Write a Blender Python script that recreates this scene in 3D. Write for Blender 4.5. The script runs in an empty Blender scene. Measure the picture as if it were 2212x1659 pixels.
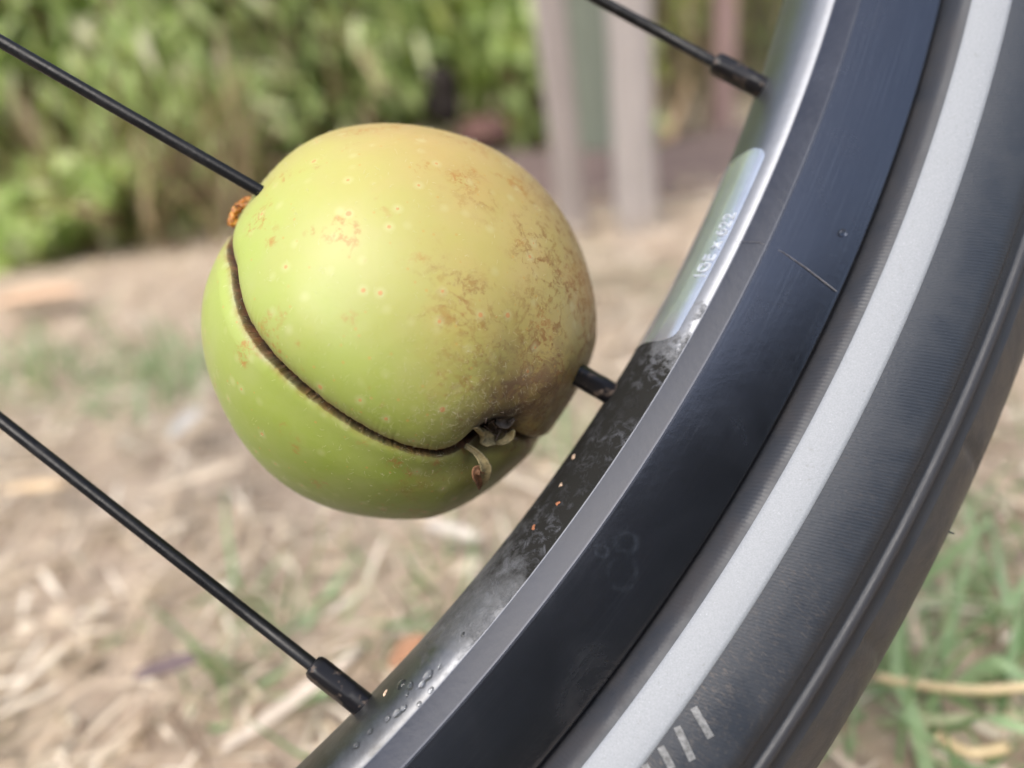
import bpy, bmesh, math, random
import numpy as np
from mathutils import Matrix, Vector, Euler
random.seed(7); rng = np.random.default_rng(11)
S = bpy.context.scene
R_ = math.radians
# ------------------------------------------------------------------ camera
F = 1600.0                      # focal length in photo pixels (2212 wide)
PITCH, ROLL = 25.0, -7.0
WHEEL_R = 0.3570                # outer tyre radius
HUBC = Vector((-0.2303, 0.1633, -0.1195))   # hub seen from the camera
WROT = Matrix.Rotation(R_(-7.83), 3, 'X') @ Matrix.Rotation(R_(6.13), 3, 'Y')   # wheel plane against the picture plane
camrot = Euler((R_(90 - PITCH), 0, 0)).to_matrix() @ Matrix.Rotation(R_(ROLL), 3, 'Z')
# camera height: the wheel's lowest point touches the ground
up_in_plane = ((camrot @ WROT).transposed() @ Vector((0, 0, 1)))
sl = math.hypot(up_in_plane.x, up_in_plane.y)
hub_h = WHEEL_R * sl
CAM_Z = hub_h - (camrot @ HUBC).z
CAM = Vector((0, 0, CAM_Z))
cd = bpy.data.cameras.new("camera"); cam = bpy.data.objects.new("camera", cd)
S.collection.objects.link(cam); S.camera = cam
cam.location = CAM; cam.rotation_euler = camrot.to_euler()
cd.sensor_width = 36.0; cd.lens = 36.0 * F / 2212
cd.clip_start = 0.005; cd.clip_end = 400
cd.dof.use_dof = True; cd.dof.focus_distance = 0.1075; cd.dof.aperture_fstop = 6.8
CAMM = Matrix.Translation(CAM) @ camrot.to_4x4()
# ------------------------------------------------------------------ light
SUN_EL, SUN_AZ = 58.0, 215.0     # azimuth clockwise from +Y
W = bpy.data.worlds.new("World"); S.world = W; W.use_nodes = True
wn = W.node_tree; bg = wn.nodes["Background"]
sky = wn.nodes.new("ShaderNodeTexSky"); sky.sky_type = 'NISHITA'; sky.sun_disc = False
sky.sun_elevation = R_(SUN_EL); sky.sun_rotation = R_(SUN_AZ)
sky.dust_density = 4.0; sky.air_density = 1.0; sky.ozone_density = 1.0
hs = wn.nodes.new("ShaderNodeHueSaturation"); hs.inputs['Saturation'].default_value = 0.74
wn.links.new(sky.outputs[0], hs.inputs['Color']); wn.links.new(hs.outputs[0], bg.inputs[0])
bg.inputs[1].default_value = 0.15
ld = bpy.data.lights.new("sun", 'SUN'); ld.energy = 1.5; ld.angle = R_(40); ld.color = (1.0, 0.95, 0.87)
sun = bpy.data.objects.new("sun", ld); S.collection.objects.link(sun)
d = Vector((math.sin(R_(SUN_AZ)) * math.cos(R_(SUN_EL)), math.cos(R_(SUN_AZ)) * math.cos(R_(SUN_EL)), math.sin(R_(SUN_EL))))
sun.rotation_euler = (-d).to_track_quat('-Z', 'Y').to_euler()
S.view_settings.view_transform = 'Standard'; S.view_settings.look = 'None'
S.view_settings.exposure = 1.2; S.view_settings.gamma = 1.0
S.cycles.use_denoising = True; S.cycles.use_adaptive_sampling = True; S.cycles.adaptive_threshold = 0.01
S.cycles.max_bounces = 8; S.cycles.caustics_reflective = False; S.cycles.caustics_refractive = False

# ------------------------------------------------------------------ helpers
def ray(px, py):
    """camera-space ray of a photo pixel (display coordinates 2212 x 1659)"""
    return Vector(((px - 1106) / F, -(py - 829.5) / F, -1.0))
def ground_at(px, py, z=0.0):
    dd = camrot @ ray(px, py); t = (z - CAM.z) / dd.z
    return CAM + dd * t
def at_y(px, py, Y):
    dd = camrot @ ray(px, py); return CAM + dd * (Y / dd.y)
def cam_pt(px, py, depth): return ray(px, py) * depth
def to_wheel(px, py, w):
    """photo pixel -> point of the wheel's own frame on the plane at w metres from its mid-plane"""
    n_ = WROT.col[2]; d_ = ray(px, py); t = (n_.dot(HUBC) + w) / n_.dot(d_)
    return WROT.transposed() @ (d_ * t - HUBC)
def ang_of(px, py, w):
    q = to_wheel(px, py, w); return math.degrees(math.atan2(-q.y, q.x))
class NT:
    def __init__(s, name):
        s.m = bpy.data.materials.new(name); s.m.use_nodes = True; s.t = s.m.node_tree
        s.b = s.t.nodes["Principled BSDF"]; s.out = s.t.nodes["Material Output"]
    def n(s, typ, ins=None, **kw):
        nd = s.t.nodes.new("ShaderNode" + typ)
        for k, v in kw.items(): setattr(nd, k, v)
        for k, v in (ins or {}).items(): s.put(nd.inputs[k], v)
        return nd
    def put(s, sock, v):
        if isinstance(v, bpy.types.NodeSocket): s.t.links.new(v, sock)
        elif isinstance(v, bpy.types.Node): s.t.links.new(v.outputs[0], sock)
        else:
            if sock.type == 'RGBA' and len(v) == 3: v = (*v, 1)
            sock.default_value = v
    def set(s, **kw):
        for k, v in kw.items(): s.put(s.b.inputs[k.replace('_', ' ')], v)
    def math(s, op, a, b=0.0, c=0.0, clamp=False):
        nd = s.n("Math", operation=op, use_clamp=clamp)
        s.put(nd.inputs[0], a); s.put(nd.inputs[1], b); s.put(nd.inputs[2], c); return nd.outputs[0]
    def mix(s, f, a, b, mode='MIX'):
        nd = s.n("Mix", data_type='RGBA', blend_type=mode)
        s.put(nd.inputs[0], f); s.put(nd.inputs[6], a); s.put(nd.inputs[7], b); return nd.outputs[2]
    def noise(s, vec, scale, detail=4, rough=0.55, dist=0.0):
        return s.n("TexNoise", {'Vector': vec, 'Scale': scale, 'Detail': detail, 'Roughness': rough, 'Distortion': dist}).outputs[0]
    def rng(s, v, a, b, c=0.0, d=1.0):
        return s.n("MapRange", {'Value': v, 'From Min': a, 'From Max': b, 'To Min': c, 'To Max': d}).outputs[0]
    def attr(s, name): return s.n("Attribute", attribute_name=name)
    def obj(s): return s.n("TexCoord").outputs['Object']
    def uv(s): return s.n("TexCoord").outputs['UV']
    def bump(s, h, strength=0.5, dist=0.001, normal=None):
        nd = s.n("Bump", {'Height': h, 'Strength': strength, 'Distance': dist})
        if normal is not None: s.put(nd.inputs['Normal'], normal)
        return nd.outputs[0]
def tag(o, label=None, cat=None, group=None, kind=None):
    if label: o['label'] = label
    if cat: o['category'] = cat
    if group: o['group'] = group
    if kind: o['kind'] = kind
    return o
def link(name, me, mat, parent=None, mats=None):
    o = bpy.data.objects.new(name, me); S.collection.objects.link(o)
    for m in (mats or [mat]):
        if m: me.materials.append(m)
    if parent: o.parent = parent
    return o
def smooth(me, on=True):
    me.polygons.foreach_set('use_smooth', [on] * len(me.polygons)); me.update()
def mesh(name, V, Fc, sm=True, uv=None, attrs=None):
    """V (n,3); Fc list or (m,k) array"""
    me = bpy.data.meshes.new(name)
    V = np.asarray(V, dtype=np.float32)
    Fa = np.asarray(Fc, dtype=np.int32)
    k = Fa.shape[1]; m = len(Fa)
    me.vertices.add(len(V)); me.vertices.foreach_set('co', V.ravel())
    me.loops.add(m * k); me.loops.foreach_set('vertex_index', Fa.ravel())
    me.polygons.add(m); me.polygons.foreach_set('loop_start', np.arange(0, m * k, k, dtype=np.int32))
    me.update(calc_edges=True)
    if uv is not None:
        l = me.uv_layers.new(name='UVMap'); l.data.foreach_set('uv', np.asarray(uv, dtype=np.float32).ravel())
    for n_, a in (attrs or {}).items():
        at = me.attributes.new(n_, 'FLOAT', 'POINT'); at.data.foreach_set('value', np.asarray(a, dtype=np.float32).ravel())
    me.validate(); smooth(me, sm)
    return me
def empty(name, M):
    o = bpy.data.objects.new(name, None); S.collection.objects.link(o); o.matrix_world = M
    o.empty_display_size = 0.02
    return o
def grid_faces(n, m, wrap_n=False, wrap_m=False):
    i = np.arange(n if wrap_n else n - 1); j = np.arange(m if wrap_m else m - 1)
    I, J = np.meshgrid(i, j, indexing='ij')
    I2 = (I + 1) % n; J2 = (J + 1) % m
    return np.stack([I * m + J, I2 * m + J, I2 * m + J2, I * m + J2], -1).reshape(-1, 4)
def tube(path, rad, n=10, caps=True):
    """tube mesh along path with radii; returns V, quads"""
    P = [Vector(p) for p in path]; V = []; 
    t0 = (P[1] - P[0]).normalized()
    u = t0.orthogonal().normalized()
    for i, p in enumerate(P):
        t = (P[min(i + 1, len(P) - 1)] - P[max(i - 1, 0)]).normalized()
        u = (u - t * u.dot(t)).normalized(); w = t.cross(u)
        r = rad[i] if hasattr(rad, '__len__') else rad
        for k in range(n):
            a = 2 * math.pi * k / n
            V.append(p + u * (r * math.cos(a)) + w * (r * math.sin(a)))
    Fc = grid_faces(len(P), n, wrap_m=True)
    if caps:
        a = len(V); V.append(P[0]); V.append(P[-1])
        cf = [[a, (k + 1) % n, k, a] for k in range(n)]
        b0 = (len(P) - 1) * n
        cf2 = [[a + 1, b0 + k, b0 + (k + 1) % n, a + 1] for k in range(n)]
        return np.array([tuple(v) for v in V]), Fc, cf + cf2
    return np.array([tuple(v) for v in V]), Fc, []
def tube_mesh(name, path, rad, n=10):
    V, Fc, tri = tube(path, rad, n)
    me = bpy.data.meshes.new(name)
    faces = [list(map(int, f)) for f in Fc] + [t[:3] for t in tri]
    me.from_pydata([tuple(v) for v in V], [], faces); smooth(me)
    return me

# ------------------------------------------------------------------ materials
def mat_spoke():
    n = NT("black_spoke")
    c = n.obj(); f = n.noise(c, 300, 3)
    n.set(Base_Color=n.mix(n.rng(f, .55, .8), (0.005, 0.0055, 0.007), (0.018, 0.018, 0.02)), Roughness=n.rng(f, .3, .8, .26, .5), IOR=1.4, Specular_IOR_Level=.3)
    n.set(Normal=n.bump(n.noise(c, 900, 2), .15, .0003))
    return n.m
def mat_nipple():
    n = NT("black_nipple"); c = n.obj()
    f = n.rng(n.noise(c, 500, 4), .56, .72)
    n.set(Base_Color=n.mix(f, (0.006, 0.006, 0.008), (0.10, 0.075, 0.06)), Roughness=n.rng(f, 0, 1, .33, .75), Specular_IOR_Level=.3)
    return n.m
def wheel_ang(n):
    p = n.n("SeparateXYZ", {0: n.obj()})
    a = n.math('ARCTAN2', n.math('MULTIPLY', p.outputs[1], -1.0), p.outputs[0])
    return n.math('MULTIPLY', a, 180 / math.pi), p
def mat_rim():
    n = NT("black_anodised_rim"); c = n.obj()
    a, p = wheel_ang(n)
    face = n.attr("inner").outputs['Fac']
    st = n.noise(c, 55, 6, .7, .8); fine = n.noise(c, 700, 4, .6)
    base = n.mix(face, (0.086, 0.093, 0.112), (0.19, 0.20, 0.22))
    base = n.mix(n.rng(fine, .3, .8, 0, .3), base, n.mix(face, (0.098, 0.105, 0.122), (0.15, 0.15, 0.15)))
    ch = n.attr('chamfer').outputs['Fac']
    base = n.mix(n.math('MULTIPLY', n.math('MULTIPLY', face, n.rng(a, 38, 46)), n.rng(n.noise(c, 130, 6, .7), .3, .65, .35, 1.)), base, (0.065, 0.064, 0.062))
    # fine circular wear on the brake track
    rad_ = n.math('SQRT', n.math('ADD', n.math('MULTIPLY', p.outputs[0], p.outputs[0]), n.math('MULTIPLY', p.outputs[1], p.outputs[1])))
    wv_ = n.n('CombineXYZ', {0: n.math('MULTIPLY', rad_, 3200.), 1: n.math('MULTIPLY', a, .22)})
    circ = n.noise(wv_, 1.0, 4, .7)
    base = n.mix(n.math('MULTIPLY', n.rng(circ, .52, .72, 0, .5), n.math('MULTIPLY', n.rng(face, 1, 0), n.rng(ch, 0, 1, 1, 0))), base, (0.17, 0.18, 0.20))
    smear = n.rng(st, .56, .80, 0, .45)
    base = n.mix(n.math('MULTIPLY', smear, n.rng(a, 33, 40)), base, (0.20, 0.205, 0.22))
    wear = n.rng(n.noise(n.n('Mapping', {'Vector': c, 'Scale': (1, 1, 1)}), 900, 3, .8), .66, .74)
    base = n.mix(n.math('MULTIPLY', wear, .35), base, (0.24, 0.25, 0.27))
    # dried ring marks on the brake track
    for (px, py, r0, w0) in RINGS:
        q = to_wheel(px, py, .0125)
        dv = n.n("VectorMath", {0: c, 1: (q.x, q.y, .0125)}, operation='DISTANCE').outputs['Value']
        rr = n.math('ABSOLUTE', n.math('SUBTRACT', n.math('ADD', dv, n.math('MULTIPLY', n.noise(c, 260, 5, .7), r0 * 1.5)), r0 * 1.7))
        base = n.mix(n.math('MULTIPLY', n.rng(rr, w0, 0), n.rng(n.noise(c, 350, 5, .7), .42, .66, 0, .7)), base, (0.24, 0.27, 0.32))
    base = n.mix(ch, base, n.mix(n.rng(st, .4, .7), (0.016, 0.021, 0.036), (0.026, 0.032, 0.050)))
    # mould, dried juice and the apple's painted-in reflection and shade round the middle nipple
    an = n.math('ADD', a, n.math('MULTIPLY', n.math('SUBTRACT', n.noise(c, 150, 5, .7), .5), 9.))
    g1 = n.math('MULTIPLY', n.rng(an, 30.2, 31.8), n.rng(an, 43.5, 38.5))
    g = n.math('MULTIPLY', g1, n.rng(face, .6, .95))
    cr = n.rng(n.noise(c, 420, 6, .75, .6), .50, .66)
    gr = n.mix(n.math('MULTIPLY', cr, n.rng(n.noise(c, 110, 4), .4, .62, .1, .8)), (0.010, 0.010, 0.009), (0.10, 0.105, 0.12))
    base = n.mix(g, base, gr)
    rough = n.math('ADD', n.rng(st, .4, .8, .21, .33), n.math('MULTIPLY', face, .18))
    rough = n.math('ADD', rough, n.math('MULTIPLY', g, .45), clamp=True)
    n.set(Base_Color=base, Roughness=rough, Metallic=n.math('MULTIPLY', n.rng(g, 0, 1, .95, .0), n.rng(ch, 0, 1, 1, 0)), Specular_IOR_Level=n.math('SUBTRACT', n.rng(g, 0, 1, .5, .2), n.math('MULTIPLY', ch, .36)))
    n.set(Normal=n.bump(n.math('ADD', n.math('MULTIPLY', fine, .12), n.math('MULTIPLY', cr, g)), .5, .0004))
    return n.m
RINGS = [(1352, 1172, .0017, .0007), (1300, 1190, .0011, .0004), (1345, 1235, .0024, .0005)]
def mat_tyre():
    n = NT("black_rubber"); uv = n.uv(); c = n.obj()
    q = n.n("SeparateXYZ", {0: uv})
    side = n.attr("side").outputs['Fac']; bead = n.attr("bead").outputs['Fac']; tread = n.attr("tread").outputs['Fac']
    a, p = wheel_ang(n)
    # casing threads: fine slanted ridges
    ph = n.math('ADD', n.math('MULTIPLY', q.outputs[0], 11500.0), n.math('MULTIPLY', q.outputs[1], 4300.0))
    th = n.math('SINE', ph)
    thb = n.math('MULTIPLY', n.math('MULTIPLY', th, side), n.rng(a, 43, 35))
    ph2 = n.math('MULTIPLY', q.outputs[0], 9000.0)
    bd = n.math('MULTIPLY', n.math('SINE', n.math('ADD', ph2, n.math('MULTIPLY', q.outputs[1], 1500.))), bead)
    dust = n.rng(n.noise(c, 90, 7, .7, .5), .42, .75)
    spk = n.rng(n.noise(c, 1300, 5, .75), .54, .66)
    base = n.mix(n.math('MULTIPLY', dust, .55), (0.017, 0.022, 0.031), (0.036, 0.041, 0.050))
    strk = n.rng(n.noise(n.n('CombineXYZ', {0: n.math('MULTIPLY', q.outputs[0], 2600.), 1: n.math('MULTIPLY', q.outputs[1], 700.)}), 1.0, 5, .75), .50, .70)
    dirt = n.math('MULTIPLY', n.math('MULTIPLY', n.rng(a, 30, 44), side), n.math('ADD', n.math('MULTIPLY', spk, .18), n.math('MULTIPLY', n.math('MULTIPLY', strk, n.rng(n.noise(c, 120, 4), .38, .58)), .6)))
    base = n.mix(dirt, base, (0.17, 0.135, 0.105))
    base = n.mix(n.math('MULTIPLY', bead, n.rng(dust, 0, 1, .3, .9)), base, (0.024, 0.022, 0.024))
    base = n.mix(n.math('MULTIPLY', tread, n.rng(n.noise(c, 160, 6, .7), .4, .7, .25, .9)), base, (0.034, 0.031, 0.029))
    base = n.mix(n.math('MULTIPLY', n.attr('groove').outputs['Fac'], .75), base, (0.012, 0.013, 0.016))
    base = n.mix(n.math('MULTIPLY', n.attr('ridge').outputs['Fac'], n.rng(spk, 0, 1, .65, 1.)), base, (0.028, 0.028, 0.032))
    n.set(Base_Color=base, Roughness=n.rng(dust, 0, 1, .46, .70), IOR=1.5, Specular_IOR_Level=.42)
    h = n.math('ADD', n.math('MULTIPLY', thb, n.rng(dust, 0, 1, .16, .05)), n.math('ADD', n.math('MULTIPLY', bd, .2), n.math('MULTIPLY', n.noise(c, 1500, 4, .7), .9)))
    n.set(Normal=n.bump(h, .55, .00012))
    return n.m
def mat_stripe():
    n = NT("reflective_stripe"); c = n.obj()
    g = n.noise(c, 4200, 2, .6); l = n.noise(c, 60, 4)
    sp = n.rng(n.noise(c, 2600, 2, .6), .66, .74)
    b = n.mix(n.rng(g, .3, .7), (0.165, 0.182, 0.205), (0.215, 0.232, 0.255))
    b = n.mix(n.rng(l, .55, .8, 0, .35), b, (0.18, 0.195, 0.215)); b = n.mix(n.math('MULTIPLY', sp, .25), b, (.42, .46, .5))
    b = n.mix(n.rng(n.noise(c, 900, 6, .75), .60, .72, 0, .5), b, (.10, .10, .10))
    n.set(Base_Color=b, Roughness=.55, Normal=n.bump(g, .25, .0001))
    return n.m
def mat_simple(name, col, rough=.6, var=.25, scale=200, metal=0., bump=.2, bd=.0004):
    n = NT(name); c = n.obj(); f = n.noise(c, scale, 5, .65)
    lo = tuple(x * (1 - var) for x in col); hi = tuple(min(1, x * (1 + var)) for x in col)
    n.set(Base_Color=n.mix(n.rng(f, .3, .7), lo, hi), Roughness=rough, Metallic=metal, Normal=n.bump(f, bump, bd))
    return n.m
def mat_apple():
    n = NT("apple_skin"); c = n.obj()
    p = n.n("SeparateXYZ", {0: c}); x, y, z = p.outputs
    slit = n.attr("slit").outputs['Fac']; lipu = n.attr("lip_upper").outputs['Fac']; lipl = n.attr("lip_lower").outputs['Fac']
    cal = n.attr("calyx").outputs['Fac']; cz = n.attr("crease").outputs['Fac']
    big = n.noise(c, 45, 3, .5)
    warm = n.math('ADD', n.math('ADD', n.math('MULTIPLY', x, 19.), n.math('MULTIPLY', y, 17.)), n.math('MULTIPLY', big, .75))
    wm = n.rng(warm, .08, 1.0)
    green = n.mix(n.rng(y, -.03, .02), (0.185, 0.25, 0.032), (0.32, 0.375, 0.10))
    yel = n.mix(n.rng(n.noise(c, 70, 4), .35, .7), (0.37, 0.285, 0.095), (0.335, 0.26, 0.082))
    base = n.mix(wm, green, yel)
    # fine mottling of the skin
    base = n.mix(n.rng(n.noise(c, 160, 5, .6), .35, .75, 0, .35), base, n.mix(wm, (0.31, 0.33, 0.145), (0.42, 0.285, 0.14)))
    # blush: dull pink on the left shoulder and the rear
    bl = n.math('MULTIPLY', n.rng(z, .022, .004), n.rng(n.noise(c, 90, 4), .35, .62, .25, .85))
    bl = n.math('MULTIPLY', bl, n.rng(y, -.016, .006))
    base = n.mix(n.math('MULTIPLY', bl, .75), base, (0.29, 0.17, 0.125))
    # russet patches, mostly on the right
    rm = n.rng(n.math('ADD', n.math('MULTIPLY', x, 30.), n.math('MULTIPLY', n.noise(c, 75, 4), 2.4)), 1.5, 2.15)
    r1 = n.noise(c, 520, 9, .8, .3)
    rus = n.math('MULTIPLY', n.rng(r1, .515, .565), n.rng(rm, 0, 1, .0, 1.0))
    base = n.mix(n.math('MULTIPLY', rus, .95), base, (0.205, 0.095, 0.020))
    r2 = n.math('MULTIPLY', n.rng(n.noise(c, 700, 8, .8, .4), .50, .56), n.rng(n.noise(c, 110, 3), .57, .64))
    base = n.mix(n.math('MULTIPLY', r2, .8), base, (0.30, 0.15, 0.035))
    vn = n.math('ABSOLUTE', n.math('SUBTRACT', n.noise(c, 150, 7, .62, .5), .5))
    vein = n.math('MULTIPLY', n.math('MULTIPLY', n.rng(vn, .030, .012), rm), n.rng(n.noise(c, 110, 4), .44, .52))
    base = n.mix(n.math('MULTIPLY', vein, .95), base, (0.20, 0.085, 0.016))
    base = n.mix(n.math('MULTIPLY', n.rng(n.noise(c, 60, 5), .42, .62), n.math('MULTIPLY', rm, .35)), base, (0.44, 0.24, 0.06))
    # scab-like darker russet above the calyx
    rd = n.attr("scab").outputs['Fac']
    sc = n.math('MULTIPLY', rd, n.rng(n.noise(c, 380, 8, .75, .6), .46, .55))
    base = n.mix(n.math('MULTIPLY', sc, .92), base, (0.085, 0.045, 0.035))
    base = n.mix(n.math('MULTIPLY', rd, .55), base, (0.27, 0.155, 0.06))
    # lenticels
    vd = n.n("TexVoronoi", {'Vector': c, 'Scale': 300., 'Randomness': 1.0}, feature='F1')
    keep = n.rng(n.n("SeparateXYZ", {0: vd.outputs['Color']}).outputs[0], .36, .38)
    dsz = n.rng(n.n("SeparateXYZ", {0: vd.outputs['Color']}).outputs[1], 0, 1, .05, .13)
    spot = n.math('MULTIPLY', n.math('LESS_THAN', vd.outputs['Distance'], dsz), keep)
    halo = n.math('MULTIPLY', n.rng(vd.outputs['Distance'], .32, .10), keep)
    base = n.mix(n.math('MULTIPLY', halo, .30), base, (0.46, 0.45, 0.25))
    base = n.mix(n.math('MULTIPLY', spot, .85), base, (0.42, 0.20, 0.07))
    v2 = n.n("TexVoronoi", {'Vector': c, 'Scale': 620., 'Randomness': 1.0}, feature='F1')
    k2 = n.rng(n.n("SeparateXYZ", {0: v2.outputs['Color']}).outputs[2], .50, .52)
    s2 = n.math('MULTIPLY', n.math('LESS_THAN', v2.outputs['Distance'], .13), k2)
    base = n.mix(n.math('MULTIPLY', s2, .7), base, (0.38, 0.24, 0.06))
    # the basin round the calyx is dull brown-grey
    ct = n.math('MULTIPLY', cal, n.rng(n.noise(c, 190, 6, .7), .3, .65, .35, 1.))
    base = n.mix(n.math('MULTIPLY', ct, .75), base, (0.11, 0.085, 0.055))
    base = n.mix(n.rng(cal, .92, 1.2), base, (0.030, 0.022, 0.014))  # near-black centre paints in the shade of the deep void
    # lips of the split: pinkish-brown edge, pale grey-white callus on the lower lip
    base = n.mix(n.math('MULTIPLY', lipu, .75), base, (0.20, 0.095, 0.045))
    base = n.mix(n.math('MULTIPLY', lipl, .6), base, n.mix(n.rng(n.noise(c, 400, 4), .4, .6), (0.31, 0.28, 0.19), (0.20, 0.09, 0.035)))
    base = n.mix(n.math('MULTIPLY', cz, .8), base, (0.16, 0.09, 0.045))
    base = n.mix(slit, base, n.mix(n.rng(n.noise(c, 450, 6, .75), .42, .62), (0.022, 0.007, 0.004), (0.115, 0.038, 0.014)))
    n.set(Base_Color=base, Roughness=n.math('ADD', n.rng(n.math('ADD', rus, sc), 0, 1, .46, .60), n.math('MULTIPLY', slit, .3)), IOR=1.42)
    n.set(Subsurface_Weight=.12, Subsurface_Scale=.004, Subsurface_Radius=(1., .7, .25))
    h = n.math('ADD', n.math('MULTIPLY', n.math('ADD', rus, sc), .5), n.math('MULTIPLY', spot, .7))
    h = n.math('ADD', h, n.math('MULTIPLY', n.noise(c, 900, 4, .6), .35))
    h = n.math('ADD', h, n.math('MULTIPLY', n.math('MULTIPLY', slit, n.noise(c, 1100, 4, .8)), 3.))
    n.set(Normal=n.bump(h, .45, .00022), Sheen_Weight=.04, Sheen_Roughness=.4)
    return n.m
def mat_leaf(name, cols, trans=.35, rough=.45):
    n = NT(name); r = n.attr("rnd").outputs['Fac']
    cr = n.n("ValToRGB", {0: r}); e = cr.color_ramp.elements
    e[0].position = 0; e[0].color = (*cols[0], 1); e[1].position = 1; e[1].color = (*cols[-1], 1)
    for i in range(1, len(cols) - 1):
        q = e.new(i / (len(cols) - 1)); q.color = (*cols[i], 1)
    n.set(Base_Color=cr.outputs[0], Roughness=rough)
    if trans:
        t = n.n("BsdfTranslucent", {0: n.mix(1.0, cr.outputs[0], (1.1, 1.2, .7), 'MULTIPLY')})
        m = n.n("MixShader", {0: trans, 1: n.b.outputs[0], 2: t.outputs[0]})
        n.t.links.new(m.outputs[0], n.out.inputs[0])
    return n.m
def mat_ground():
    n = NT("dry_mown_ground"); c = n.obj()
    a = n.noise(c, 2.2, 5, .6); b = n.noise(c, 28, 7, .7, .6); f = n.noise(c, 160, 5, .7)
    base = n.mix(n.rng(b, .3, .7), (0.46, 0.36, 0.28), (0.66, 0.55, 0.45))
    base = n.mix(n.rng(f, .35, .7, 0, .5), base, (0.27, 0.19, 0.14))
    base = n.mix(n.math('MULTIPLY', n.rng(a, .48, .66), n.rng(b, .4, .6)), base, (0.14, 0.17, 0.06))
    n.set(Base_Color=base, Roughness=.95, Normal=n.bump(n.math('ADD', b, f), .8, .01), Specular_IOR_Level=.2)
    return n.m
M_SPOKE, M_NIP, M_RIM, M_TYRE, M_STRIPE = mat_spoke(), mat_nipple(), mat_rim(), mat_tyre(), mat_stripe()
M_HUB = mat_simple("hub_metal", (0.05, 0.05, 0.055), .35, .2, 90)

# ------------------------------------------------------------------ ground
def build_ground():
    n = 140
    g = np.concatenate([-np.geomspace(120, 3.2, 14), np.linspace(-3, 3, n), np.geomspace(3.2, 120, 14)])
    X, Y = np.meshgrid(g, g + 1.0, indexing='ij')
    near = np.exp(-((X ** 2 + (Y - 1) ** 2) / 9))
    Z = near * (0.006 * np.sin(X * 5.3 + 1) * np.cos(Y * 4.1) + 0.003 * np.sin(X * 17 + Y * 13) + 0.002 * np.sin(Y * 31 - X * 23)) - 0.010
    V = np.stack([X, Y, Z], -1).reshape(-1, 3)
    o = link('ground', mesh('ground', V, grid_faces(len(g), len(g))[:, ::-1]), mat_ground()); tag(o, kind='structure')
build_ground()

# ------------------------------------------------------------------ wheel
wheelM = CAMM @ Matrix.Translation(HUBC) @ WROT.to_4x4()
wheel = empty('bicycle_wheel', wheelM)
tag(wheel, 'black bicycle wheel with reflective-striped tyre and an apple stuck on one spoke', 'wheel')
def revolve(name, prof, mat, seg=900, attrs=None, a0=0, a1=360, w_attr=None, closed=False, parent=None, jitter=None):
    """prof: list of (r, w[, attrs...]) in mm; angles measured clockwise from local +X"""
    P = np.array([[q[0], q[1]] for q in prof]) / 1000.0
    full = (a1 - a0) >= 360
    A = np.radians(a0 + (a1 - a0) * np.arange(seg + (0 if full else 1)) / seg)
    r, w = P[:, 0], P[:, 1]
    r2 = np.repeat(r[None, :], len(A), 0); w2 = np.repeat(w[None, :], len(A), 0)
    if jitter: r2, w2 = jitter(A, r2, w2)
    V = np.stack([r2 * np.cos(A)[:, None], -r2 * np.sin(A)[:, None], w2], -1).reshape(-1, 3)
    Fc = grid_faces(len(A), len(P), wrap_n=full, wrap_m=closed)
    L = np.concatenate([[0], np.cumsum(np.hypot(np.diff(r), np.diff(w)))])
    uu = (A[:, None] * r.mean() + 0 * L[None, :]); vv = 0 * A[:, None] + L[None, :]
    UV = np.stack([uu, vv], -1).reshape(-1, 2)[Fc.ravel()]
    if full:  # fix seam
        Q = UV.reshape(-1, 4, 2); mx = Q[:, :, 0].max(1); mn = Q[:, :, 0].min(1)
        bad = (mx - mn) > 0.5; q = Q[bad]; q[:, :, 0] = np.where(q[:, :, 0] < 0.5, q[:, :, 0] + 2 * math.pi * r.mean(), q[:, :, 0]); Q[bad] = q
        UV = Q.reshape(-1, 2)
    at = {k: np.repeat(np.array(v)[None, :], len(A), 0) for k, v in (attrs or {}).items()}
    return link(name, mesh(name, V, Fc, uv=UV, attrs=at), mat, parent or wheel)
def densify(pts, sub):
    """Catmull-Rom on a (r,w) list"""
    P = np.array(pts, float); out = []
    for i in range(len(P) - 1):
        p0 = P[max(i - 1, 0)]; p1 = P[i]; p2 = P[i + 1]; p3 = P[min(i + 2, len(P) - 1)]
        for k in range(sub):
            t = k / sub
            out.append(.5 * ((2 * p1) + (-p0 + p2) * t + (2 * p0 - 5 * p1 + 4 * p2 - p3) * t * t + (-p0 + 3 * p1 - 3 * p2 + p3) * t ** 3))
    out.append(P[-1]); return np.array(out)
# rim: inner crown, bevel, brake track, hook, well; bevels get doubled vertices
half_in = [(296.8, 0), (297.0, 3), (297.6, 6), (298.7, 8.6), (300.2, 10.3), (301.2, 11.0)]
inner = densify(half_in, 4)
edge = [(301.5, 11.2), (301.8, 11.3), (304.7, 12.3), (305.0, 12.45), (305.4, 12.5), (318.0, 12.35), (318.7, 12.2), (319.1, 11.7), (319.1, 11.0), (318.6, 10.6), (310, 10.4)]
near = list(map(tuple, inner)) + edge
far = [(r, -w) for r, w in near[::-1]][:-1]
prof = far + near
inn = [1.0 if r < 301.3 else 0. for r, w in prof]
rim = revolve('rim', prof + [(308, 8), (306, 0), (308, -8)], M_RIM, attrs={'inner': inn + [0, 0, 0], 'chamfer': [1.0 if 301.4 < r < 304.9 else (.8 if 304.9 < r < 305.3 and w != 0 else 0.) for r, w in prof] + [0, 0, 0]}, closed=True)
def flat_strip(me):  # sharp corners by angle
    me.set_sharp_from_angle(angle=R_(14))
flat_strip(rim.data)
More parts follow.
